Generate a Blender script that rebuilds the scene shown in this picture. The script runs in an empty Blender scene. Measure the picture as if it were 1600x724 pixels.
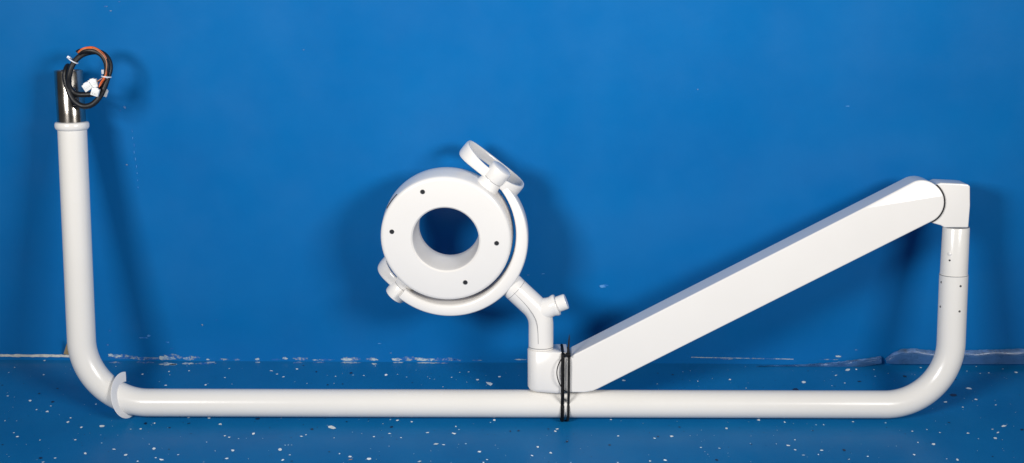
import bpy, bmesh, math, random
from mathutils import Vector, Matrix
random.seed(7)
R = math.radians
S = bpy.context.scene
COL = S.collection

# ------------------------------------------------------------------ camera
F_PX, CX, CY = 2400.0, 800.0, 362.0            # focal length and centre in photo pixels
PITCH = R(25.0)
CAM_H, CAM_L = 1.432, 2.4925                    # height above the floor, distance to the wall
C0 = Vector((0, -CAM_L, CAM_H))
FW = Vector((0, math.cos(PITCH), -math.sin(PITCH)))
UP = Vector((0, math.sin(PITCH), math.cos(PITCH)))
XR = Vector((1, 0, 0))
cam = bpy.data.cameras.new('camera'); camo = bpy.data.objects.new('camera', cam); COL.objects.link(camo)
cam.sensor_width = 36; cam.lens = 36 * F_PX / 1600; cam.clip_end = 100; cam.clip_start = 0.05
camo.location = C0; camo.rotation_euler = (R(90) - PITCH, 0, 0)
S.camera = camo

def hit(px, py, o, n):                          # sight line of a photo pixel met with a plane of the place
    d = FW + XR * ((px - CX) / F_PX) + UP * ((CY - py) / F_PX)
    return C0 + d * ((o - C0).dot(n) / d.dot(n))

# the lamp arm lies in one plane: its long tube on the floor, its upper end leant on the wall
LEAN = R(15.2)
O = Vector((0, -0.1925, 0.0246))
EU = Vector((0, math.sin(LEAN), math.cos(LEAN)))
EN = Vector((0, -math.cos(LEAN), math.sin(LEAN)))
def P(px, py, n=0.0): return hit(px, py, O + EN * n, EN)
WN = Vector((-0.0105, -1, 0)).normalized()      # wall normal (towards the viewer)
def W(px, py, off=0.0): return hit(px, py, WN * off, WN)
def G(px, py, z=0.0): return hit(px, py, Vector((0, 0, z)), Vector((0, 0, 1)))
def wall_y(x): return -0.0105 * x

# ------------------------------------------------------------------ materials
def mat(name):
    m = bpy.data.materials.new(name); m.use_nodes = True
    nt = m.node_tree; b = nt.nodes['Principled BSDF']
    return m, nt, b
def N(nt, t, **kw):
    n = nt.nodes.new(t)
    for k, v in kw.items():
        if k in n.inputs.keys(): n.inputs[k].default_value = v
        else: setattr(n, k, v)
    return n
def ramp(nt, src, stops):
    r = nt.nodes.new('ShaderNodeValToRGB'); e = r.color_ramp.elements
    while len(e) < len(stops): e.new(0.5)
    for i, (p, c) in enumerate(stops):
        e[i].position = p; e[i].color = (*c, 1) if len(c) == 3 else c
    nt.links.new(src, r.inputs[0]); return r.outputs[0]
def simple(name, col, rough, metal=0.0, var=0.04, scale=60, bump=0.0, bscale=400, spec=0.5):
    m, nt, b = mat(name)
    tc = N(nt, 'ShaderNodeTexCoord'); no = N(nt, 'ShaderNodeTexNoise', Scale=scale, Detail=4.0)
    nt.links.new(tc.outputs['Object'], no.inputs['Vector'])
    lo = [max(0, c * (1 - var)) for c in col]; hi = [min(1, c * (1 + var)) for c in col]
    nt.links.new(ramp(nt, no.outputs[0], [(0.3, lo), (0.7, hi)]), b.inputs['Base Color'])
    r0, r1 = rough * 0.85, rough * 1.15
    nt.links.new(ramp(nt, no.outputs[0], [(0.3, (r0,) * 3), (0.7, (r1,) * 3)]), b.inputs['Roughness'])
    b.inputs['Metallic'].default_value = metal; b.inputs['Specular IOR Level'].default_value = spec
    if bump:
        n2 = N(nt, 'ShaderNodeTexNoise', Scale=bscale, Detail=2.0); nt.links.new(tc.outputs['Object'], n2.inputs['Vector'])
        bp = N(nt, 'ShaderNodeBump', Strength=bump, Distance=0.001)
        nt.links.new(n2.outputs[0], bp.inputs['Height']); nt.links.new(bp.outputs[0], b.inputs['Normal'])
    return m

M_WHITE = simple('white_enamel', (0.785, 0.755, 0.71), 0.22, var=0.012, scale=9, bump=0.05, bscale=260)
M_PLAST = simple('white_plastic', (0.785, 0.755, 0.72), 0.22, var=0.010, scale=12, bump=0.03, bscale=300)
M_FLANGE = simple('flange_plastic', (0.80, 0.785, 0.775), 0.35, var=0.02)
M_CHROME = simple('chromed_steel', (0.42, 0.39, 0.35), 0.20, metal=1.0, var=0.12, scale=30, bump=0.06, bscale=90)
M_DARK = simple('dark_gap', (0.012, 0.012, 0.014), 0.6)
M_LINE = simple('joint_line', (0.28, 0.28, 0.285), 0.6)
M_SCREW = simple('screw_steel', (0.28, 0.27, 0.26), 0.35, metal=0.9)
M_BLACK = simple('black_rubber', (0.006, 0.006, 0.007), 0.5, var=0.2, bump=0.2, bscale=500)
M_TIE = simple('black_nylon', (0.004, 0.004, 0.005), 0.6, var=0.2, spec=0.2)
M_GREYTIE = simple('grey_nylon', (0.011, 0.011, 0.012), 0.6, var=0.2, spec=0.25)
M_ORANGE = simple('orange_wire', (0.72, 0.13, 0.02), 0.4)
M_PEACH = simple('peach_wire', (0.42, 0.19, 0.10), 0.4)
M_BROWN = simple('brown_wire', (0.06, 0.035, 0.025), 0.4)
M_NYLON = simple('clear_nylon', (0.72, 0.75, 0.80), 0.4)
M_CONN = simple('connector_plastic', (0.70, 0.71, 0.70), 0.4)
M_TAN = simple('bare_board', (0.34, 0.25, 0.13), 0.8, var=0.25, scale=140)

def paint(name, c_lo, c_hi, rough, scale, bump, bscale, spec=0.5):
    m, nt, b = mat(name)
    tc = N(nt, 'ShaderNodeTexCoord')
    n1 = N(nt, 'ShaderNodeTexNoise', Scale=scale, Detail=6.0, Roughness=0.6)
    nt.links.new(tc.outputs['Object'], n1.inputs['Vector'])
    nt.links.new(ramp(nt, n1.outputs[0], [(0.32, c_lo), (0.68, c_hi)]), b.inputs['Base Color'])
    n2 = N(nt, 'ShaderNodeTexNoise', Scale=scale * 2.3, Detail=5.0)
    nt.links.new(tc.outputs['Object'], n2.inputs['Vector'])
    nt.links.new(ramp(nt, n2.outputs[0], [(0.3, (rough * 0.8,) * 3), (0.7, (rough * 1.25,) * 3)]), b.inputs['Roughness'])
    b.inputs['Specular IOR Level'].default_value = spec
    nb = N(nt, 'ShaderNodeTexNoise', Scale=bscale, Detail=3.0); nt.links.new(tc.outputs['Object'], nb.inputs['Vector'])
    nl = N(nt, 'ShaderNodeTexNoise', Scale=5.0, Detail=3.0); nt.links.new(tc.outputs['Object'], nl.inputs['Vector'])
    ad = N(nt, 'ShaderNodeMath', operation='MULTIPLY_ADD'); nt.links.new(nl.outputs[0], ad.inputs[0]); ad.inputs[1].default_value = 3.0
    nt.links.new(nb.outputs[0], ad.inputs[2])
    bp = N(nt, 'ShaderNodeBump', Strength=bump, Distance=0.0012)
    nt.links.new(ad.outputs[0], bp.inputs['Height']); nt.links.new(bp.outputs[0], b.inputs['Normal'])
    return m
M_WALL = paint('blue_wall_paint', (0.0020, 0.122, 0.365), (0.0030, 0.138, 0.395), 0.40, 4.0, 0.10, 170, 0.3)
M_FLOOR = paint('blue_floor_epoxy', (0.003, 0.118, 0.315), (0.005, 0.138, 0.35), 0.36, 7.0, 0.12, 110, 0.18)
M_FLECK = simple('white_fleck', (0.76, 0.84, 0.85), 0.4, var=0.25, scale=50)
M_FLECKB = simple('pale_blue_fleck', (0.34, 0.52, 0.66), 0.4, var=0.3, scale=50)
M_FLECKD = simple('dark_fleck', (0.006, 0.018, 0.06), 0.4, var=0.3)
M_FLECKR = simple('rust_fleck', (0.42, 0.28, 0.24), 0.4, var=0.3)
def worn(name, white, blue, sc, lo, hi):          # bare plaster breaking through the paint
    m, nt, b = mat(name)
    tc = N(nt, 'ShaderNodeTexCoord'); n1 = N(nt, 'ShaderNodeTexNoise', Scale=sc, Detail=7.0, Roughness=0.7)
    nt.links.new(tc.outputs['Object'], n1.inputs['Vector'])
    nt.links.new(ramp(nt, n1.outputs[0], [(lo, white), (hi, blue)]), b.inputs['Base Color'])
    b.inputs['Roughness'].default_value = 0.55
    return m
M_CHIP = worn('chipped_plaster', (0.46, 0.53, 0.54), (0.05, 0.19, 0.44), 95, 0.44, 0.62)
M_CHIPD = worn('dirty_plaster', (0.30, 0.36, 0.38), (0.010, 0.12, 0.40), 110, 0.40, 0.52)
M_BARE = worn('bare_white_edge', (0.68, 0.66, 0.58), (0.40, 0.42, 0.42), 120, 0.45, 0.7)
M_SCUFF = worn('pale_scuff', (0.10, 0.30, 0.62), (0.008, 0.155, 0.51), 130, 0.40, 0.60)
M_FILM = simple('lifted_paint_film', (0.065, 0.19, 0.43), 0.28, var=0.25, scale=26, bump=0.25, bscale=40)
M_FILMEDGE = simple('torn_film_edge', (0.16, 0.30, 0.55), 0.35, var=0.4, scale=60)

# ------------------------------------------------------------------ mesh helpers
def obj(name, bm, m, parent=None, smooth=40, bevel=0.0, seg=3):
    bmesh.ops.recalc_face_normals(bm, faces=bm.faces)
    if bevel:
        es = [e for e in bm.edges if len(e.link_faces) == 2 and e.calc_face_angle(0) > R(30)]
        bmesh.ops.bevel(bm, geom=es, offset=bevel, segments=seg, profile=0.6, affect='EDGES', clamp_overlap=True)
    me = bpy.data.meshes.new(name); bm.to_mesh(me); bm.free()
    for mm in (m if isinstance(m, (list, tuple)) else [m]): me.materials.append(mm)
    if smooth:
        for p in me.polygons: p.use_smooth = True
        me.set_sharp_from_angle(angle=R(smooth))
    o = bpy.data.objects.new(name, me); COL.objects.link(o)
    if parent is not None:
        o.parent = parent; o.matrix_parent_inverse = Matrix.Translation(-world_loc(parent))
    return o
def world_loc(o):
    return o['_w'].to_list() and Vector(o['_w']) if '_w' in o.keys() else Vector((0, 0, 0))
def empty(name, loc):
    o = bpy.data.objects.new(name, None); o.empty_display_size = 0.05; COL.objects.link(o)
    o.location = loc; o['_w'] = tuple(loc); return o
def tag(o, label, cat, group=None):
    o['label'] = label; o['category'] = cat
    if group: o['group'] = group
    return o
def frame(d):
    d = d.normalized(); a = Vector((0, 0, 1)) if abs(d.z) < 0.9 else Vector((1, 0, 0))
    u = d.cross(a).normalized(); return u, d.cross(u).normalized()
def sweep(bm, pts, rad, seg=32, closed=False, cap=True, flat=1.0):
    """round tube along pts; rad may be a list"""
    n = len(pts); rs = rad if isinstance(rad, (list, tuple)) else [rad] * n
    T = []
    for i in range(n):
        a = pts[(i - 1) % n] if (closed or i > 0) else pts[i]
        b = pts[(i + 1) % n] if (closed or i < n - 1) else pts[i]
        T.append((b - a).normalized())
    u, v = frame(T[0]); rings = []
    for i in range(n):
        if i:
            q = T[i - 1].rotation_difference(T[i]); u = q @ u; v = q @ v
        rings.append([bm.verts.new(pts[i] + (u * math.cos(2 * math.pi * k / seg) + v * flat * math.sin(2 * math.pi * k / seg)) * rs[i]) for k in range(seg)])
    m = n if closed else n - 1
    for i in range(m):
        A, B = rings[i], rings[(i + 1) % n]
        off = 0
        if closed and i == n - 1:
            off = min(range(seg), key=lambda s: (A[0].co - B[s].co).length)
        for k in range(seg):
            bm.faces.new((A[k], A[(k + 1) % seg], B[(k + 1 + off) % seg], B[(k + off) % seg]))
    if cap and not closed:
        bm.faces.new(rings[0]); bm.faces.new(rings[-1])
    return rings
def lathe(bm, o, ax, prof, seg=64, closed=False):
    """prof: (radius, height along ax)"""
    ax = ax.normalized(); u, v = frame(ax); rings = []
    for r, h in prof:
        if r < 1e-6: rings.append([bm.verts.new(o + ax * h)])
        else: rings.append([bm.verts.new(o + ax * h + (u * math.cos(2 * math.pi * k / seg) + v * math.sin(2 * math.pi * k / seg)) * r) for k in range(seg)])
    pr = list(zip(rings[:-1], rings[1:])) + ([(rings[-1], rings[0])] if closed else [])
    for A, B in pr:
        for k in range(seg):
            if len(A) == 1: bm.faces.new((A[0], B[k], B[(k + 1) % seg]))
            elif len(B) == 1: bm.faces.new((A[k], A[(k + 1) % seg], B[0]))
            else: bm.faces.new((A[k], A[(k + 1) % seg], B[(k + 1) % seg], B[k]))
def prism(bm, front, back):
    a = [bm.verts.new(p) for p in front]; b = [bm.verts.new(p) for p in back]; n = len(a)
    bm.faces.new(a); bm.faces.new(b[::-1])
    for i in range(n): bm.faces.new((a[i], b[i], b[(i + 1) % n], a[(i + 1) % n]))
def box(bm, c, ax, ay, az, sx, sy, sz):
    vs = [c + ax * (x * sx / 2) + ay * (y * sy / 2) + az * (z * sz / 2) for x, y, z in ((-1,-1,1),(1,-1,1),(1,1,1),(-1,1,1),(-1,-1,-1),(1,-1,-1),(1,1,-1),(-1,1,-1))]
    prism(bm, vs[:4], vs[4:])
def spline(pts, k=8, closed=False):
    out = []; n = len(pts)
    rng = range(n) if closed else range(n - 1)
    for i in rng:
        g = (lambda j: pts[j % n]) if closed else (lambda j: pts[max(0, min(n - 1, j))])
        p0, p1, p2, p3 = g(i - 1), g(i), g(i + 1), g(i + 2)
        for s in range(k):
            t = s / k
            out.append(0.5 * ((2 * p1) + (p2 - p0) * t + (2 * p0 - 5 * p1 + 4 * p2 - p3) * t * t + (3 * p1 - p0 - 3 * p2 + p3) * t ** 3))
    if not closed: out.append(pts[-1].copy())
    return out
def fillet(a, c, b, rad, k=18):
    """round the corner a-c-b"""
    da, db = (a - c).normalized(), (b - c).normalized()
    th = da.angle(db); t = rad / math.tan(th / 2)
    bis = (da + db).normalized(); ce = c + bis * (rad / math.sin(th / 2))
    p, q = c + da * t - ce, c + db * t - ce
    an = p.angle(q); ax = p.cross(q).normalized()
    return [ce + Matrix.Rotation(an * i / k, 3, ax) @ p for i in range(k + 1)]
def blob(bm, c, ax, ay, w, h, mi, off=None, jag=0.35, n=7):
    """an irregular flat patch lying on a surface"""
    a0 = random.random() * 6.28; vs = []
    for k in range(n):
        a = a0 + 2 * math.pi * k / n; r = 1 - random.random() * jag
        vs.append(bm.verts.new(c + ax * (w / 2 * r * math.cos(a)) + ay * (h / 2 * r * math.sin(a))))
    f = bm.faces.new(vs); f.material_index = mi; return f

# ------------------------------------------------------------------ floor with its scattered flecks
X, Y, Z = Vector((1, 0, 0)), Vector((0, 1, 0)), Vector((0, 0, 1))
fb = bmesh.new()
fb.faces.new([fb.verts.new(v) for v in ((-4, -5, 0), (4, -5, 0), (4, wall_y(4), 0), (-4, wall_y(-4), 0))])
A5 = [(226,204,15),(73,240,8),(221,277,10),(427,330,8),(152,408,14),(39,384,12),(257,435,10),(239,463,14),(186,453,10),(485,426,8),(345,515,20),(357,495,8),(411,543,14),(515,535,20),(84,510,6),(25,510,7),(71,570,10),(88,590,10),(380,605,12),(202,607,7),(513,622,8),(575,653,14),(432,675,16),(634,682,16),(278,698,14),(217,718,12),(660,552,8),(711,551,10),(781,522,10),(777,650,20),(814,706,18),(786,696,8),(754,628,8),(697,714,10),(952,493,10),(1057,496,14),(1113,527,14),(1156,593,16),(1136,586,8),(1205,600,6),(1044,617,7),(1175,660,16),(1147,700,16),(1278,575,14),(1087,662,6),(900,681,12),(1028,718,8),(955,257,8),(854,260,10),(1135,291,10),(1158,246,12),(837,330,16),(1038,328,10),(804,312,6),(586,235,8),(720,275,12)]
D5 = [(198,372,12),(267,414,14),(290,346,10),(737,523,16),(954,523,20),(855,545,8),(965,575,6),(205,697,14),(12,630,10),(11,330,10),(120,322,8),(583,468,10),(853,653,8)]
A6 = [(208,248,14),(77,257,14),(107,274,10),(138,288,10),(195,313,7),(257,321,6),(395,321,6),(359,280,7),(402,285,8),(546,281,12),(655,277,16),(715,275,6),(490,279,8),(760,289,6),(877,296,6),(902,300,7),(988,290,8),(1028,265,8),(1073,263,9),(1119,302,12),(1180,322,28),(1230,287,12),(383,544,28),(229,588,14),(252,580,6),(147,633,7),(163,632,6),(180,632,8),(122,655,16),(170,682,12),(134,708,12),(395,596,6),(476,691,16),(571,702,14),(422,676,10),(596,590,14),(677,574,14),(733,595,10),(715,507,12),(679,503,8),(785,515,10),(641,524,6),(867,570,14),(910,627,24),(948,631,14),(1001,574,18),(1010,539,10),(1025,554,8),(1128,665,16),(1168,706,12),(1150,720,12),(1060,625,8),(797,677,6),(826,715,14),(1204,507,14),(1184,518,8)]
D6 = [(8,500,16),(283,552,14),(369,667,10),(685,541,14),(478,268,16),(239,230,10),(305,262,12),(437,323,10),(361,328,8),(789,317,8),(1285,563,10),(181,713,12),(570,504,8),(458,514,8),(239,530,7)]
A7 = [(404,252,22),(343,280,14),(181,314,18),(447,250,10),(535,251,8),(541,285,8),(387,319,8),(772,241,12),(1005,259,9),(1116,268,10),(1016,346,26),(1048,402,14),(897,415,16),(983,441,10),(1150,430,10),(1252,265,14),(1190,537,30),(1134,552,12),(1162,569,16),(1149,597,16),(1010,572,14),(1062,600,8),(729,562,12),(867,569,10),(594,520,8),(430,514,14),(282,530,8),(243,530,9),(83,516,9),(102,634,18),(137,656,9),(179,683,12),(272,658,14),(255,680,8),(504,689,10),(410,704,12),(837,627,16),(758,619,8),(736,680,14),(956,706,12),(903,702,6),(137,606,7),(1186,248,8),(1051,236,7)]
D7 = [(135,352,28),(464,311,16),(691,285,18),(937,380,20),(948,302,10),(385,658,16),(1282,555,16),(915,519,10),(1133,689,10),(338,335,8),(203,258,10),(227,560,8)]
A8 = [(567,306,20),(733,323,7),(938,310,8),(1101,301,12),(864,262,6),(1183,345,6),(500,504,12),(229,551,16),(219,562,10),(130,641,14),(102,685,16),(195,672,16),(536,586,10),(719,598,12),(806,587,20),(1083,548,14),(1245,506,14),(957,557,7),(955,644,14),(1049,649,10),(774,709,16),(697,714,10),(535,720,8),(297,720,8),(662,523,6)]
D8 = [(34,561,12),(183,551,8),(279,615,12),(493,633,12),(846,541,12),(737,589,9),(812,277,10),(737,269,10),(1035,707,12),(1210,630,6)]
ZF = 0.0004
def fleck(c, s, mi):
    a = random.uniform(-0.5, 0.5); ax = X * math.cos(a) + Y * math.sin(a); ay = -X * math.sin(a) + Y * math.cos(a)
    blob(fb, c, ax, ay, s * random.uniform(1.0, 1.5), s * random.uniform(0.6, 1.5), mi, jag=0.6, n=random.choice((4, 5, 6, 7)))
for (ox, wl, dl) in ((0, A5, D5), (400, A6, D6), (1200, A7, D7), (800, A8, D8)):
    for x, y, s in wl: fleck(G(ox + x / 3.2325, 500 + y / 3.2325, ZF), s / 3.2325 * 0.00142, 1 if s > 9 or random.random() < 0.5 else 2)
    for x, y, s in dl: fleck(G(ox + x / 3.2325, 500 + y / 3.2325, ZF), s / 3.2325 * 0.0016, 3)
fleck(G(548, 718, ZF), 0.007, 4)
for _ in range(650):                            # tiny specks between
    px, py = random.uniform(0, 1600), random.uniform(572, 724)
    fleck(G(px, py, ZF), random.uniform(0.0008, 0.0023), random.choice((2, 2, 3, 3, 3, 3, 1)))
for _ in range(900):                            # the floor on both sides and in front, out of the picture
    x, y = random.uniform(-1.6, 1.6), random.uniform(-1.2, -0.02)
    if abs(x) < 1.0 and y > -0.42: continue
    fleck(Vector((x, y, ZF)), random.choice((0.002, 0.003, 0.004, 0.006)), random.choice((1, 1, 2, 2, 3)))
for px, py, w, h, mi in ((262,570,34,7,5),(270,571,16,4,5),(294,569,24,5,5),(226,567,40,4,6),(320,569,40,4,6),(180,565,30,4,6),(402,567,10,4,5),(465,568,26,3.5,6),(545,567,34,3.5,5),
                         (548,568,44,4,6),(622,567,20,4,5),(665,568,40,4,5),(690,568,50,4,6),(585,570,12,4,5),(330,566,20,3,5),(500,567,26,3,6),(1310,566,8,4,4)):   # chipped paint running on to the floor
    blob(fb, G(px, max(py - 1, 566.3), ZF * (0.8 if mi == 5 else 0.5)), X, Y, w * 0.00114, h * 0.0022, mi, n=16, jag=0.6)
floor = obj('floor', fb, [M_FLOOR, M_FLECK, M_FLECKB, M_FLECKD, M_FLECKR, M_CHIP, M_CHIPD], smooth=0)
floor['kind'] = 'structure'

# ------------------------------------------------------------------ wall with its scuffs and chipped foot
WX = Vector((1, -0.0105, 0)).normalized()
wb = bmesh.new()
wb.faces.new([wb.verts.new(v) for v in ((-4, wall_y(-4), -0.02), (4, wall_y(4), -0.02), (4, wall_y(4), 2.6), (-4, wall_y(-4), 2.6))])
OFF = 0.0006; PXM = 0.00114
seam_px = lambda px: 562.3 + px / 1600 * 4.6
def chip(px, py, w, h, mi, n=14, jag=0.5):
    if py > 553: py = min(py, seam_px(px) - h * 0.33)
    blob(wb, W(px, py, OFF + random.random() * 0.0003), WX, Z, w * PXM, h * PXM, mi, n=n, jag=jag)
def ragged(p0, p1, th, mi, n=24, off=0.0):      # ragged band along the wall foot
    top, bot = [], []
    for i in range(n + 1):
        t = i / n; px = p0[0] + (p1[0] - p0[0]) * t; py = p0[1] + (p1[1] - p0[1]) * t
        e = min(1, 6 * t, 6 * (1 - t)) if th < 0 else 1
        top.append(W(px, py - abs(th) * random.uniform(0.35, 0.6), OFF + off)); bot.append(W(px, py + abs(th) * random.uniform(0.3, 0.55), OFF + off))
    va = [wb.verts.new(v) for v in top]; vb = [wb.verts.new(v) for v in bot]
    for i in range(n): wb.faces.new((va[i], va[i + 1], vb[i + 1], vb[i])).material_index = mi
ragged((-60, 555.5), (118, 556.5), 4.2, 3, 40)
for px, py, w, h in ((180,556.5,26,7),(173,555,12,6),(258,568,24,11),(268,570,20,8),(293,567.5,16,8),(325,565,8,4),(402,562,9,6),(445,560,10,8),
                     (540,564.5,24,6),(546,564,12,5),(619,564,22,7),(660,564.5,28,7),(673,566,16,6),(585,568,14,5),(492,566,14,3)): chip(px, py, w, h, 1)
for px, py, w, h in ((190,558,60,10),(225,561,40,8),(270,569,56,14),(300,570,30,10),(470,567,30,7),(510,565,30,4),(548,566,40,9),(640,565,50,10),(690,565,60,7),
                     (715,565.5,20,4),(580,567,20,8),(152,557,14,14),(370,564,14,4),(350,563,24,4),(430,563,18,4),(240,561,50,6),(210,559,26,7),(745,564,22,3),(1130,561,40,3),(1010,560,26,2.5)): blob(wb, W(px, min(py, seam_px(px) - h * 0.36), OFF * 0.5), WX, Z, w * PXM, h * PXM, 2, n=18, jag=0.55)
ragged((1080, 558.5), (1240, 561.5), 1.2, 1, 40)
ragged((1170, 560), (1212, 561), 1.4, 2, 20, 0.0002)
chip(1310, 557, 14, 4, 1); chip(813, 562, 22, 2.2, 1, jag=0.15); chip(1295, 562, 40, 2, 2)
for px, py, w, h in ((195,168,5,6),(188,173,3,4),(198,258,5,4),(172,17,5,2.5),(165,10,7,3),(186,3,4,2),(1324,166,8,2),(225,528,20,4),(172,517,6,4),(168,539,5,3),(232,525,9,5),
                     (316,508,4,4),(262,535,9,3),(268,545,7,2),(593,537,8,2),(610,552,5,2),(825,430,5,2),(849,428,8,2),(941,448,14,6),(945,446,16,3),(338,500,4,3),
                     (790,440,4,3),(1338,547,6,3),(626,208,3,2),(474,78,3,2),(1090,140,3,2)): chip(px, py, w, h, 4 if w > 7 else 2, n=9)
for i in range(9): chip(206 + i * 1.3 + random.uniform(-1, 1), 205 + i * 11, 1.6, random.uniform(4, 9), 4, n=8)
wall = obj('wall', wb, [M_WALL, M_CHIP, M_CHIPD, M_BARE, M_SCUFF], smooth=0)
wall['kind'] = 'structure'

# ------------------------------------------------------------------ lifted edges at the foot of the wall
def film(name, ups, lows, outu=0.004, outl=0.012, edge=True):
    bm = bmesh.new(); n = 60
    def lerp(L, t):
        for (a, b) in zip(L[:-1], L[1:]):
            if a[0] <= t <= b[0]:
                s = (t - a[0]) / (b[0] - a[0]); return a[1] + (b[1] - a[1]) * s
        return L[-1][1]
    x0, x1 = ups[0][0], ups[-1][0]; rows = []
    for i in range(n + 1):
        px = x0 + (x1 - x0) * i / n
        yu, yl = lerp(ups, px) + random.uniform(-0.5, 0.5), lerp(lows, px)
        top = W(px, yu, outu); 
        bot = W(px, yl, 0.0); bot.z = max(bot.z, 0.0008); bot = Vector((bot.x, bot.y, bot.z)) + WN * outl
        mid = (top + bot) / 2 + (WN + Z * 0.5) * (0.0035 + 0.0012 * math.sin(i * 0.5) + random.uniform(-.0004, .0004))
        q1 = top * 0.72 + bot * 0.28 + (WN + Z) * 0.0026; q2 = top * 0.25 + bot * 0.75 + (WN + Z * .5) * 0.002
        rows.append([bm.verts.new(v) for v in (top, q1, mid, q2, bot)])
    for a, b in zip(rows[:-1], rows[1:]):
        for k in range(4): bm.faces.new((a[k], b[k], b[k + 1], a[k + 1])).material_index = 1 if (k == 0 and edge) else 0
    bmesh.ops.solidify(bm, geom=bm.faces[:], thickness=0.0009)
    return obj(name, bm, [M_FILM, M_FILMEDGE], smooth=60)
s1 = film('peeling_strip', [(1383, 561), (1395, 552), (1410, 545), (1430, 545), (1470, 549), (1530, 547), (1600, 545), (1680, 544)],
          [(1383, 563), (1400, 564), (1500, 564), (1680, 564)])
tag(s1, 'wide glossy blue strip peeling off the wall foot behind the right bend', 'peeling strip', 'strips peeling from the wall foot')
s2 = film('peeling_strip', [(1180, 573), (1250, 570), (1300, 566.5), (1340, 562), (1376, 557)], [(1180, 574.5), (1250, 574.5), (1300, 573), (1340, 570), (1376, 564)], outl=0.010)
tag(s2, 'narrow lifted strip at the wall foot left of the right bend, rising to a point', 'peeling strip', 'strips peeling from the wall foot')
bm = bmesh.new()
fl = [W(99, 554, 0.006), W(103, 541, 0.011), W(106, 531, 0.016), W(110, 540, 0.012), W(117, 551, 0.006), W(112, 555, 0.004)]
prism(bm, fl, [p - WN * 0.0022 for p in fl])
fk = obj('board_flake', bm, M_TAN, smooth=0, bevel=0.0004, seg=1)
tag(fk, 'small tan pointed flake sticking up at the wall foot beside the left bend', 'flake')

# ------------------------------------------------------------------ the dental light
root = empty('dental_light', (O.x, O.y, 0.0))
tag(root, 'white dental light with ring head and long bent tube arm leaning on the blue wall', 'dental light')
def part(name, bm, m, parent=root, **kw): 
    return obj(name, bm, m, parent, **kw)
root_w = Vector(root['_w'])
RT = 0.0243
# long tube: left upright, bend, run along the floor, bend, right upright
a0, c1, c2, a1 = P(112.6, 197), P(131.5, 629), P(1482.2, 632.5), P(1490.3, 429.5)
bm = bmesh.new()
pts = [a0] + fillet(a0, c1, c2, 0.112, 28) + fillet(c1, c2, a1, 0.110, 28) + [a1]
def dense(ps, step=0.05):
    out = [ps[0]]
    for p, q in zip(ps[:-1], ps[1:]):
        k = max(1, int((q - p).length / step))
        for i in range(1, k + 1): out.append(p + (q - p) * i / k)
    return out
sweep(bm, dense(pts), RT, 48)
tube = part('tube', bm, M_WHITE)
# screws in the right upright
axr = (a1 - c2).normalized()
def tube_pt(px, py, r, side=0.0):               # a point on the skin of the right upright
    c = P(px, py); t = (c - c2).dot(axr); ctr = c2 + axr * t
    d = (EN * math.cos(side) + X * math.sin(side)); return ctr + d * r, d
for px, py, sd in ((1494, 443, 0.22), (1492, 482, 0.22), (1470, 440, -1.25), (1468, 478, -1.25)):
    p, d = tube_pt(px, py, RT, sd); bm = bmesh.new()
    lathe(bm, p, d, [(0, 0.0001), (0.0008, 0.0002), (0.0010, 0.0006), (0.0017, 0.0006), (0.0020, 0.0002), (0.0020, -0.001)], 20)
    part('screw', bm, M_SCREW, tube)
# collar and chromed sleeve on top of the left upright
axl = (a0 - P(129.5, 528)).normalized()
bm = bmesh.new(); cb = P(112.6, 199.5)
lathe(bm, cb, axl, [(RT, -0.004), (RT + 0.0022, -0.0025), (RT + 0.0042, 0.001), (RT + 0.0042, 0.006), (RT + 0.003, 0.009), (RT - 0.0012, 0.0105), (0.015, 0.0105), (0.015, -0.004)], 56, closed=True)
part('collar', bm, M_WHITE)
bm = bmesh.new(); st = P(107.0, 110)
L = (st - cb).length
lathe(bm, cb, (st - cb), [(0.0238, 0.006), (0.0238, L - 0.001), (0.0232, L), (0.0212, L), (0.0208, L - 0.001), (0.0208, 0.02), (0.001, 0.02), (0.001, 0.006)], 56, closed=True)
sleeve = part('sleeve', bm, M_CHROME)
# loose cover plate on the left bend
bm = bmesh.new()
fc = P(196.5, 617.5, 0.0)
fv = (C0 - fc).normalized()
fn = (XR * 0.90 + UP * 0.07 + fv * 0.43).normalized()
fu = (XR - fn * XR.dot(fn)).normalized(); fw_ = fn.cross(fu).normalized()
if fw_.z < 0: fw_ = -fw_
cols = []
for i in range(61):                             # split ring: cut open on the side away from the floor
    a = R(97 + (306 - 97) * i / 60); d = fu * math.cos(a) + fw_ * math.sin(a)
    pr = [(0.0235, 0.0010), (0.030, 0.0009), (0.036, 0.0006), (0.0402, 0.0001), (0.0406, -0.0004), (0.0402, -0.0008), (0.036, -0.0004), (0.030, -0.0001), (0.0235, 0.0000)]
    cols.append([bm.verts.new(fc + d * r + fn * h) for r, h in pr])
for A, B in zip(cols[:-1], cols[1:]):
    for k in range(9): bm.faces.new((A[k], A[(k + 1) % 9], B[(k + 1) % 9], B[k]))
bm.faces.new(cols[0]); bm.faces.new(cols[-1])
part('cover_plate', bm, M_FLANGE)

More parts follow.
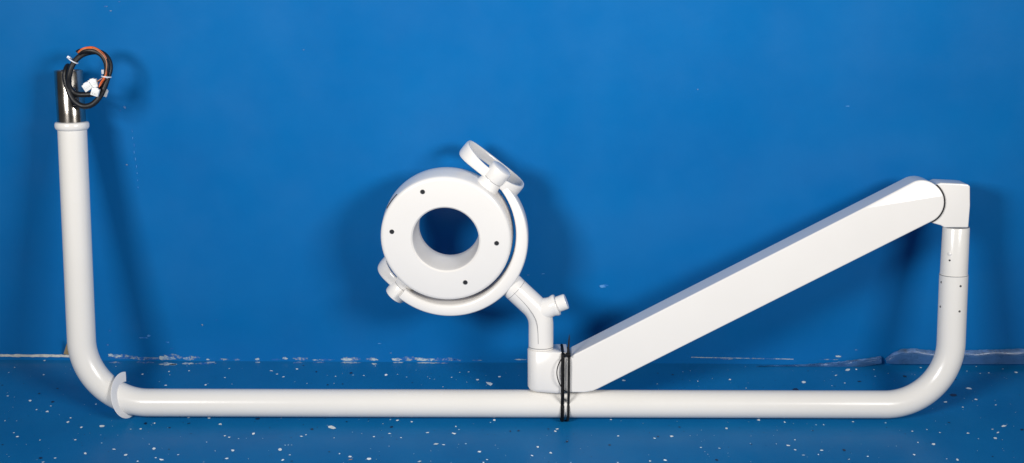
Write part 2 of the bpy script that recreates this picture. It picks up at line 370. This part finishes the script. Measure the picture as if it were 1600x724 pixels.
# right joint: swivel sleeve and hinge block
j0, j1 = P(1490.3, 429.0), P(1494.0, 354.5); aj = (j1 - j0).normalized(); LJ = (j1 - j0).length
bm = bmesh.new()
lathe(bm, j0, aj, [(0.0, 0.0), (0.0236, 0.0), (0.0240, 0.0008), (0.0234, 0.0014), (0.0226, LJ - 0.002), (0.0220, LJ - 0.0005), (0.0, LJ - 0.0005)], 56)
sw = part('swivel_sleeve', bm, M_WHITE)
for nm, p0, rr, mm in (('joint_line', j0, 0.0242, M_LINE), ('joint_line', j1, 0.0218, M_LINE)):
    bm = bmesh.new(); lathe(bm, p0, aj, [(rr, -0.0006), (rr, 0.0006), (rr - 0.003, 0.0006), (rr - 0.003, -0.0006)], 56, closed=True); part(nm, bm, mm, sw)
p, d = tube_pt(1478, 394, 0.0230, -0.62); bm = bmesh.new()
lathe(bm, p, d, [(0, 0.0013), (0.0022, 0.0012), (0.0034, 0.0005), (0.0034, -0.001)], 20); part('button', bm, M_PLAST, sw)
p, d = tube_pt(1478, 404, 0.0230, -0.62); bm = bmesh.new()
lathe(bm, p, d, [(0, 0.0004), (0.0017, 0.0004), (0.0017, -0.001)], 16); part('screw', bm, M_DARK, sw)

def plate(pix, nf, th): 
    f = [P(x, y, nf) for x, y in pix]; return f, [v - EN * th for v in f]
bm = bmesh.new()
hb = [(1455.5, 348.5), (1456, 300), (1462, 289), (1470, 286), (1503, 287.5), (1512.5, 288.5), (1516, 291.5), (1516, 322), (1513.3, 356), (1476, 356), (1470, 352.5)]
prism(bm, *plate(hb, 0.024, 0.050))
part('hinge_block', bm, M_PLAST, bevel=0.0045, seg=4)

# spring arm: rounded bar from the hinge down to the lamp neck
NA = 0.0305
ce = (1442.0, 316.0); ra = 33.6
ang = [R(a) for a in range(112, -70, -7)]
cap = [(ce[0] + ra * math.cos(t), ce[1] - ra * math.sin(t)) for t in ang]
bm = bmesh.new()
ap = [(883.5, 613.5), (883.5, 566), (889, 560), (896, 555.0)] + cap + [(934.5, 608.0), (926, 611.5), (913, 613.8)]
prism(bm, *plate(ap, NA, 0.061))
fa, fb_ = P(1370, 323, NA), P(1474, 306, NA)     # sloping facet cut into the front of the upper end
fdir = (fb_ - fa).normalized(); up_ = EN.cross(fdir).normalized()
if up_.z < 0: up_ = -up_
fnm = (EN * math.cos(R(10)) + up_ * math.sin(R(10))).normalized()
res = bmesh.ops.bisect_plane(bm, geom=bm.verts[:] + bm.edges[:] + bm.faces[:], plane_co=fa, plane_no=fnm, clear_outer=True)
bmesh.ops.holes_fill(bm, edges=[e for e in bm.edges if e.is_boundary], sides=0)
arm = part('spring_arm', bm, M_PLAST, bevel=0.0032, seg=8, smooth=8.8)
bm = bmesh.new()
gap = [P(ce[0] + (ra + 0.5) * math.cos(t), ce[1] - (ra + 0.5) * math.sin(t), 0.026) for t in [R(a) for a in range(52, -74, -6)]]
sweep(bm, gap, 0.0013, 10); part('hinge_gap', bm, M_DARK, arm)

# pivot block that carries the neck, resting on the tube
pb0, pb1 = P(858.5, 608.6), P(858.5, 541.0); ab = (pb1 - pb0).normalized(); LB = (pb1 - pb0).length
bm = bmesh.new()
def bx_(u, x, n): return pb0 + ab * u + X * x + EN * n
xl = (P(845.3, 580) - P(858.5, 580)).x
def outline(u):
    pts = [bx_(u, xl + 0.045, -0.0300), bx_(u, xl + 0.030, -0.0300)]
    pts += [bx_(u, xl + 0.016, -0.0275)] + [bx_(u, xl - 0.0232 * math.cos(R(a)), 0.0245 * math.sin(R(a))) for a in range(-75, 76, 10)] + [bx_(u, xl + 0.016, 0.0275)]
    return pts + [bx_(u, xl + 0.030, 0.0300), bx_(u, xl + 0.045, 0.0300)]
LB -= 0.004
lo0, lo1, lo2, hi1, hi0 = outline(0.0), outline(0.0022), outline(0.0070), outline(LB - 0.0012), outline(LB)
cen = lambda ps: sum(ps, Vector()) / len(ps)
shr = lambda ps, d: [p + (cen(ps) - p).normalized() * d for p in ps]
rws = [[bm.verts.new(p) for p in q] for q in (shr(lo0, 0.006), shr(lo1, 0.0024), lo2, hi1, shr(hi0, 0.0012))]
for A, B in zip(rws[:-1], rws[1:]):
    for k in range(len(A)): bm.faces.new((A[k], A[(k + 1) % len(A)], B[(k + 1) % len(A)], B[k]))
bm.faces.new(rws[0]); bm.faces.new(rws[-1])
pblock = part('pivot_block', bm, M_PLAST, smooth=50)

# neck
n0, nc, n1 = P(845.3, 544), P(845.3, 489), P(806.2, 452.8)
bm = bmesh.new()
npts = [n0] + fillet(n0, nc, n1, 0.050, 16) + [n1]
sweep(bm, dense(npts, 0.012), 0.0214, 40)
neck = part('neck', bm, M_PLAST)
bm = bmesh.new(); lathe(bm, P(845.3, 541.5), EU, [(0.0217, -0.0007), (0.0217, 0.0007), (0.019, 0.0007), (0.019, -0.0007)], 48, closed=True); part('joint_line', bm, M_LINE, neck)
nd = (n1 - nc).normalized()
bm = bmesh.new(); lathe(bm, n1, nd, [(0.02155, -0.0004), (0.02155, 0.0004), (0.019, 0.0004), (0.019, -0.0004)], 48, closed=True); part('joint_line', bm, M_LINE, neck)
# moulding seam along the neck
bm = bmesh.new()
sp = [P(802.5, 457.5, 0.0208)] + spline([P(802.5, 457.5, 0.0207), P(815, 469.5, 0.0210), P(826, 482, 0.0211), P(834, 494, 0.0211), P(838.5, 505, 0.0210), P(840.5, 520, 0.0209), P(841, 538, 0.0209)], 6)
sweep(bm, sp[1:], 0.00045, 6); part('joint_line', bm, M_LINE, neck)
# side boss and knob
k0, k1 = P(843, 486), P(882.5, 471.8, 0.004); kd = (k1 - k0).normalized(); LK = (k1 - k0).length
bm = bmesh.new()
lathe(bm, k0, kd, [(0.0205, -0.004), (0.0200, 0.010), (0.0178, 0.018), (0.0172, 0.023), (0.0186, 0.0275), (0.0190, 0.0305), (0.0180, 0.0325), (0.0, 0.0325)], 48)
part('boss', bm, M_PLAST, neck)
bm = bmesh.new()
lathe(bm, k0, kd, [(0.0, 0.028), (0.0138, 0.028), (0.0136, LK + 0.001), (0.0128, LK + 0.0028), (0.0, LK + 0.0028)], 40)
part('knob', bm, M_PLAST, neck)

# ---- ring head
HC = P(699.2, 364.5)
HA = Vector((-0.060, -math.cos(R(5)), math.sin(R(5)))).normalized()      # the way the face looks
E1 = (X - HA * X.dot(HA)).normalized(); E2 = HA.cross(E1).normalized()
PXH = 0.00110
def HP(px, py, h):                              # a point on the plane h in front of the head's middle
    return hit(px, py, HC + HA * h, HA)
HF = 0.033
bm = bmesh.new()
RO = 0.1112
prof = [(0.0525, -0.034), (0.0532, -0.020), (0.0552, 0.020), (0.0560, HF - 0.006), (0.0566, HF - 0.0025), (0.0592, HF), (RO - 0.007, HF), (RO - 0.003, HF - 0.0008), (RO - 0.0008, HF - 0.003), (RO, HF - 0.0065),
        (RO + 0.0008, HF - 0.02), (RO + 0.0016, 0.000), (RO + 0.0014, -0.016), (RO - 0.0005, -0.025), (RO - 0.006, -0.032), (RO - 0.018, -0.035), (RO - 0.03, -0.037), (0.058, -0.037), (0.0535, -0.0365)]
lathe(bm, HC, HA, prof, 128, closed=True)
head = part('lamp_ring', bm, M_PLAST, smooth=35)
for px, py in ((660.3, 300.0), (612.3, 362.3), (776.0, 380.3), (727.0, 441.5)):
    p = HP(px, py, HF); bm = bmesh.new()
    lathe(bm, p, HA, [(0, 0.0003), (0.0031, 0.0003), (0.0033, 0.0005), (0.0041, 0.0005), (0.0043, -0.001)], 24)
    for f in bm.faces: f.material_index = 0 if max(((v.co - p) - HA * (v.co - p).dot(HA)).length for v in f.verts) < 0.0032 else 1
    part('screw_hole', bm, [M_DARK, M_SCREW], head)
def arc_on_head(a0, a1, h, r, rad, n=14): 
    q = bmesh.new(); pp = [HC + (E1 * math.cos(t) + E2 * math.sin(t)) * r + HA * h for t in [R(a0 + (a1 - a0) * i / n) for i in range(n + 1)]]
    sweep(q, pp, rad, 8); return q
part('slot', arc_on_head(153, 137, 0.0235, RO + 0.0002, 0.0014), M_DARK, head)

TP = R(51.5)
PV = (E1 * math.cos(TP) + E2 * math.sin(TP)).normalized(); QV = (E1 * math.sin(TP) - E2 * math.cos(TP)).normalized()
for s in (1, -1):                               # bosses that carry the head between the fork ends
    bm = bmesh.new()
    lathe(bm, HC, PV * s, [(0.030, 0.097), (0.0240, 0.106), (0.0205, 0.112), (0.0190, 0.118), (0.0182, 0.1255), (0.0, 0.1255)], 40)
    part('pivot_boss', bm, M_PLAST, head)

FC = P(699.6, 369.0)
FA = (HA * 0.45 + EN * 0.55).normalized()
G1 = (X - FA * X.dot(FA)).normalized(); G2 = FA.cross(G1).normalized()
# ---- fork: half ring from one pivot round the right and bottom to the other
bm = bmesh.new(); rings = []; n = 90
for i in range(n + 1):
    t = i / n; a = TP - math.pi * t
    rd = G1 * math.cos(a) + G2 * math.sin(a)
    e = math.sin(math.pi * t) ** 0.9 if 0 < t < 1 else 0.0
    lw = t ** 2; th = 0.0100 + 0.0140 * e + 0.010 * lw * (1 - e); wd = 0.026 + 0.028 * e + 0.010 * lw * (1 - e)
    rm = 0.1385 - th / 2 - 0.002 * (1 - e)
    ring = []
    for k in range(20):
        q = 2 * math.pi * k / 20; cx, sx = math.cos(q), math.sin(q); pw = 0.34
        ring.append(bm.verts.new(FC + rd * (rm + th / 2 * math.copysign(abs(cx) ** pw, cx)) + FA * (wd / 2 * math.copysign(abs(sx) ** pw, sx))))
    rings.append(ring)
for A, B in zip(rings[:-1], rings[1:]):
    for k in range(20): bm.faces.new((A[k], A[(k + 1) % 20], B[(k + 1) % 20], B[k]))
bm.faces.new(rings[0]); bm.faces.new(rings[-1])
fork = part('fork', bm, M_PLAST, smooth=50)
for s in (1, -1):
    bm = bmesh.new()
    lathe(bm, HC, PV * s, [(0.0, 0.1265), (0.0184, 0.1265), (0.0189, 0.1275), (0.0192, 0.148), (0.0186, 0.1506), (0.0172, 0.1515), (0.0, 0.1515)], 40)
    hub = part('hub', bm, M_PLAST, fork)
    bm = bmesh.new(); lathe(bm, HC, PV * s, [(0.0181, 0.1254), (0.0181, 0.1266), (0.014, 0.1266), (0.014, 0.1254)], 40, closed=True); part('joint_line', bm, M_LINE, fork)
stem_t = FC + QV * 0.128
bm = bmesh.new()
sd = (n1 - stem_t)
sweep(bm, [stem_t - sd * 0.05, stem_t + sd * 0.25, n1 + nd * 0.012, n1 + nd * 0.0003], [0.024, 0.0232, 0.0218, 0.0214], 40)
part('stem', bm, M_PLAST, fork)

# ---- grip loops at both pivots
for s in (1, -1):
    bm = bmesh.new(); hc = HC + PV * (s * (0.129 if s > 0 else 0.126)) - HA * 0.034 + QV * (-0.008 if s > 0 else 0.009)
    n = 72; rg = []; ta = R(2.0 if s > 0 else 5); TG = Matrix.Rotation(-ta, 3, QV); PG = TG @ PV; HG = TG @ HA
    if (HG.z > HA.z) != (s > 0): TG = Matrix.Rotation(ta, 3, QV); PG = TG @ PV; HG = TG @ HA
    for i in range(n):
        a = 2 * math.pi * i / n; ca, sa = math.cos(a), math.sin(a)
        px_ = math.copysign(abs(ca) ** 0.85, ca) * 0.0590; py_ = math.copysign(abs(sa) ** 0.85, sa) * 0.041
        c = hc + QV * px_ + HG * py_
        rdv = (QV * (ca / 0.0605) + HG * (sa / 0.043)).normalized()
        hh = 0.0088 + 0.0040 * abs(ca) ** 2; tt = 0.0030
        ring = []
        for k in range(14):
            q = 2 * math.pi * k / 14; cx, sx = math.cos(q), math.sin(q)
            ring.append(bm.verts.new(c + rdv * (tt * math.copysign(abs(cx) ** 0.6, cx)) + PG * (hh * math.copysign(abs(sx) ** 0.6, sx))))
        rg.append(ring)
    for i in range(n):
        A, B = rg[i], rg[(i + 1) % n]
        for k in range(14): bm.faces.new((A[k], A[(k + 1) % 14], B[(k + 1) % 14], B[k]))
    part('grip_loop', bm, M_PLAST, smooth=50)

# ------------------------------------------------------------------ black ties round the pivot block and the tube
def tie_path(px, up):
    x = P(px, 580).x
    def q(u, nn): return Vector((x, O.y, O.z)) + EU * u + EN * nn
    rr = RT + 0.0012
    ut = (P(px, up) - O).dot(EU)
    front = [q(ut + 0.0005, 0.014), q(ut, 0.027), q(ut - 0.006, 0.0345), q(ut * 0.5, 0.0345), q(0.028, 0.0340)]
    arc = [q(rr * math.sin(R(a)), rr * math.cos(R(a))) for a in range(25, -206, -15)]
    back = [q(0.028, -0.0340), q(ut * 0.5, -0.0345), q(ut - 0.006, -0.0345), q(ut, -0.027), q(ut + 0.0005, -0.014)]
    return spline(front + arc + back, 5, closed=True)
bm = bmesh.new(); sweep(bm, tie_path(878.3, 546.5), 0.0031, 12, closed=True)
t1 = tag(obj('cable_tie', bm, M_TIE), 'thick plain black band strapping the pivot block to the floor tube', 'cable tie', 'black ties holding the arm to the tube')
bm = bmesh.new(); sweep(bm, spline([P(881, 557, 0.036), P(875.5, 564, 0.0385), P(871, 575, 0.039), P(870.3, 586, 0.039), P(873.5, 598, 0.0385), P(879, 607, 0.036), P(886, 614, 0.034)], 6), 0.0009, 8)
obj('thin_loop', bm, M_TIE, t1)
t2 = empty('cable_tie', P(887.6, 652))
tag(t2, 'slimmer black cable tie whose cut tail sticks straight up beside the sloping arm', 'cable tie', 'black ties holding the arm to the tube')
bm = bmesh.new(); sweep(bm, tie_path(887.6, 551.0), 0.0023, 12, closed=True); obj('strap', bm, M_GREYTIE, t2)
bm = bmesh.new(); box(bm, P(887.3, 555, 0.036), X, EU, EN, 0.0085, 0.0065, 0.006); obj('buckle', bm, M_TIE, t2, bevel=0.001, seg=2)
bm = bmesh.new()
tl = [P(885.2, 554, 0.036), P(889.3, 554, 0.036), P(890.0, 540, 0.037), P(890.3, 527, 0.037), P(889.6, 522, 0.037), P(888.2, 530, 0.037), P(886.6, 543, 0.037)]
prism(bm, tl, [v - EN * 0.0014 for v in tl]); obj('tail', bm, M_GREYTIE, t2, smooth=0)

# ------------------------------------------------------------------ coiled lead hanging out of the sleeve
ck = empty('cable_coil', P(138, 168, 0.03))
tag(ck, 'black cable coil with orange wires and white plugs on the steel tube end', 'cable')
def Z5(x, y, n): return P(80 + x / 5.173, 60 + y / 5.173, n - 0.011 * max(0, min(1, (n - 0.02) / 0.02)))
path = [(140,330,.000),(140,262,.004),(135,225,.018),(118,262,.034),(112,320,.040),(128,390,.043),(152,452,.045),(192,512,.047),(255,548,.048),(322,540,.050),(380,490,.050),(425,410,.048),(456,320,.046),(476,250,.042),(470,190,.038),
        (436,140,.036),(385,112,.036),(320,112,.038),(255,132,.042),(205,170,.046),(168,225,.050),(146,300,.050),(142,370,.046),(165,425,.042),(215,452,.040),(285,455,.038),(345,446,.038),(400,405,.040),(436,330,.047),(452,250,.052),(438,180,.053),(400,128,.052),(345,103,.051),(285,98,.051),(232,108,.052),(212,122,.053)]
bm = bmesh.new(); sweep(bm, spline([Z5(*p) for p in path], 7), 0.0047, 14); obj('cable', bm, M_BLACK, ck)
def wire(pp, m, r=0.00085):
    b = bmesh.new(); sweep(b, spline([Z5(*p) for p in pp], 6), r, 8); obj('wire', b, m, ck)
wire([(212,120,.054),(240,96,.057),(290,78,.058),(345,84,.058),(400,118,.058),(440,170,.057),(450,230,.056),(442,300,.055),(415,350,.056),(385,395,.057)], M_ORANGE)
wire([(214,114,.055),(250,84,.059),(300,72,.058),(350,76,.057),(408,112,.056),(446,165,.055),(458,225,.054),(450,300,.053),(420,345,.055),(392,388,.058)], M_ORANGE, 0.0009)
wire([(216,122,.055),(255,92,.061),(310,82,.060),(365,92,.060),(415,132,.060),(445,185,.058),(446,245,.057),(432,305,.056),(400,330,.057),(372,348,.057)], M_PEACH)
wire([(210,116,.053),(262,80,.056),(330,68,.056),(390,92,.055),(436,140,.054),(462,200,.052),(462,270,.052),(440,320,.054),(400,345,.055),(365,352,.055)], M_BROWN)
wire([(215,118,.056),(245,90,.060),(282,80,.061),(330,80,.060)], M_ORANGE, 0.0010)
wire([(440,300,.057),(420,330,.059),(400,360,.060),(388,392,.060)], M_ORANGE, 0.0010)
def plug(cx, cy, n, w, h, d, ang, pins=0):
    c = Z5(cx, cy, n); a = R(ang); ax = X * math.cos(a) + EU * math.sin(a); ay = -X * math.sin(a) + EU * math.cos(a)
    b = bmesh.new(); box(b, c, ax, ay, EN, w, h, d)
    o = obj('plug', b, M_CONN, ck, bevel=0.0006, seg=2)
    b = bmesh.new(); box(b, c + ay * (h * 0.5), ax, ay, EN, w * 0.5, h * 0.25, d * 0.7); box(b, c + EN * d * 0.5, ax, ay, EN, w * 0.72, h * 0.28, 0.0012)
    obj('latch', b, M_CONN, o, bevel=0.0004, seg=1)
    for i in range(pins):
        b = bmesh.new(); box(b, c + ax * (w * (i + 0.5 - pins / 2) * 0.24) + EN * (d * 0.5) - ay * h * .22, ax, ay, EN, w * 0.10, h * 0.16, 0.0006); obj('pin_slot', b, M_SCREW, o, smooth=0)
plug(295, 392, .060, 0.0140, 0.0125, 0.009, 32)
plug(340, 366, .057, 0.0140, 0.0135, 0.009, 14)
plug(357, 435, .064, 0.0125, 0.0125, 0.008, -18, 3)
plug(437, 444, .038, 0.0075, 0.0115, 0.006, -20)
def band(cx, cy, n, ang, ln, hx, hy):
    c = Z5(cx, cy, n); a = R(ang); ax = X * math.cos(a) + EU * math.sin(a); ay = -X * math.sin(a) + EU * math.cos(a)
    b = bmesh.new(); pp = [c + ax * (ln * math.cos(t)) + EN * (0.0085 * math.sin(t)) for t in [2 * math.pi * i / 28 for i in range(28)]]
    sweep(b, pp, 0.0011, 8, closed=True); o = obj('clear_tie', b, M_NYLON, ck)
    b = bmesh.new(); box(b, Z5(hx, hy, n), ax, ay, EN, 0.0052, 0.0044, 0.005); obj('tie_head', b, M_NYLON, o, bevel=0.0008, seg=2)
band(176, 180, .048, -33, 0.0088, 142, 155)
band(446, 310, .050, -8, 0.0075, 446, 314)
b = bmesh.new(); box(b, Z5(419, 272, .040), X, EU, EN, 0.0045, 0.0075, 0.005); obj('tie_head', b, M_NYLON, ck, bevel=0.0008, seg=2)

# ------------------------------------------------------------------ light: two studio lamps, one on each side
def lamp(name, loc, target, power, sx, sy, spread):
    l = bpy.data.lights.new(name, 'AREA'); l.shape = 'RECTANGLE'; l.size = sx; l.size_y = sy; l.energy = power; l.spread = R(spread)
    l.color = (1.0, 0.985, 0.96)
    o = bpy.data.objects.new(name, l); COL.objects.link(o); o.location = loc
    o.rotation_euler = (Vector(target) - Vector(loc)).to_track_quat('-Z', 'Y').to_euler(); return o
lamp('studio_lamp', (-1.55, -2.35, 1.72), (0.25, 0, 0.72), 16.4, 0.80, 0.60, 80)
lamp('studio_lamp', (1.65, -2.35, 1.72), (-0.25, 0, 0.72), 15.4, 0.95, 0.60, 80)
w = bpy.data.worlds.new('World'); S.world = w; w.use_nodes = True
bg = w.node_tree.nodes['Background']; bg.inputs[0].default_value = (0.85, 0.85, 0.85, 1); bg.inputs[1].default_value = 0.075
S.view_settings.view_transform = 'Standard'; S.view_settings.look = 'None'; S.view_settings.exposure = 0; S.view_settings.gamma = 1
for o in list(bpy.data.objects):
    if '_w' in o.keys(): del o['_w']
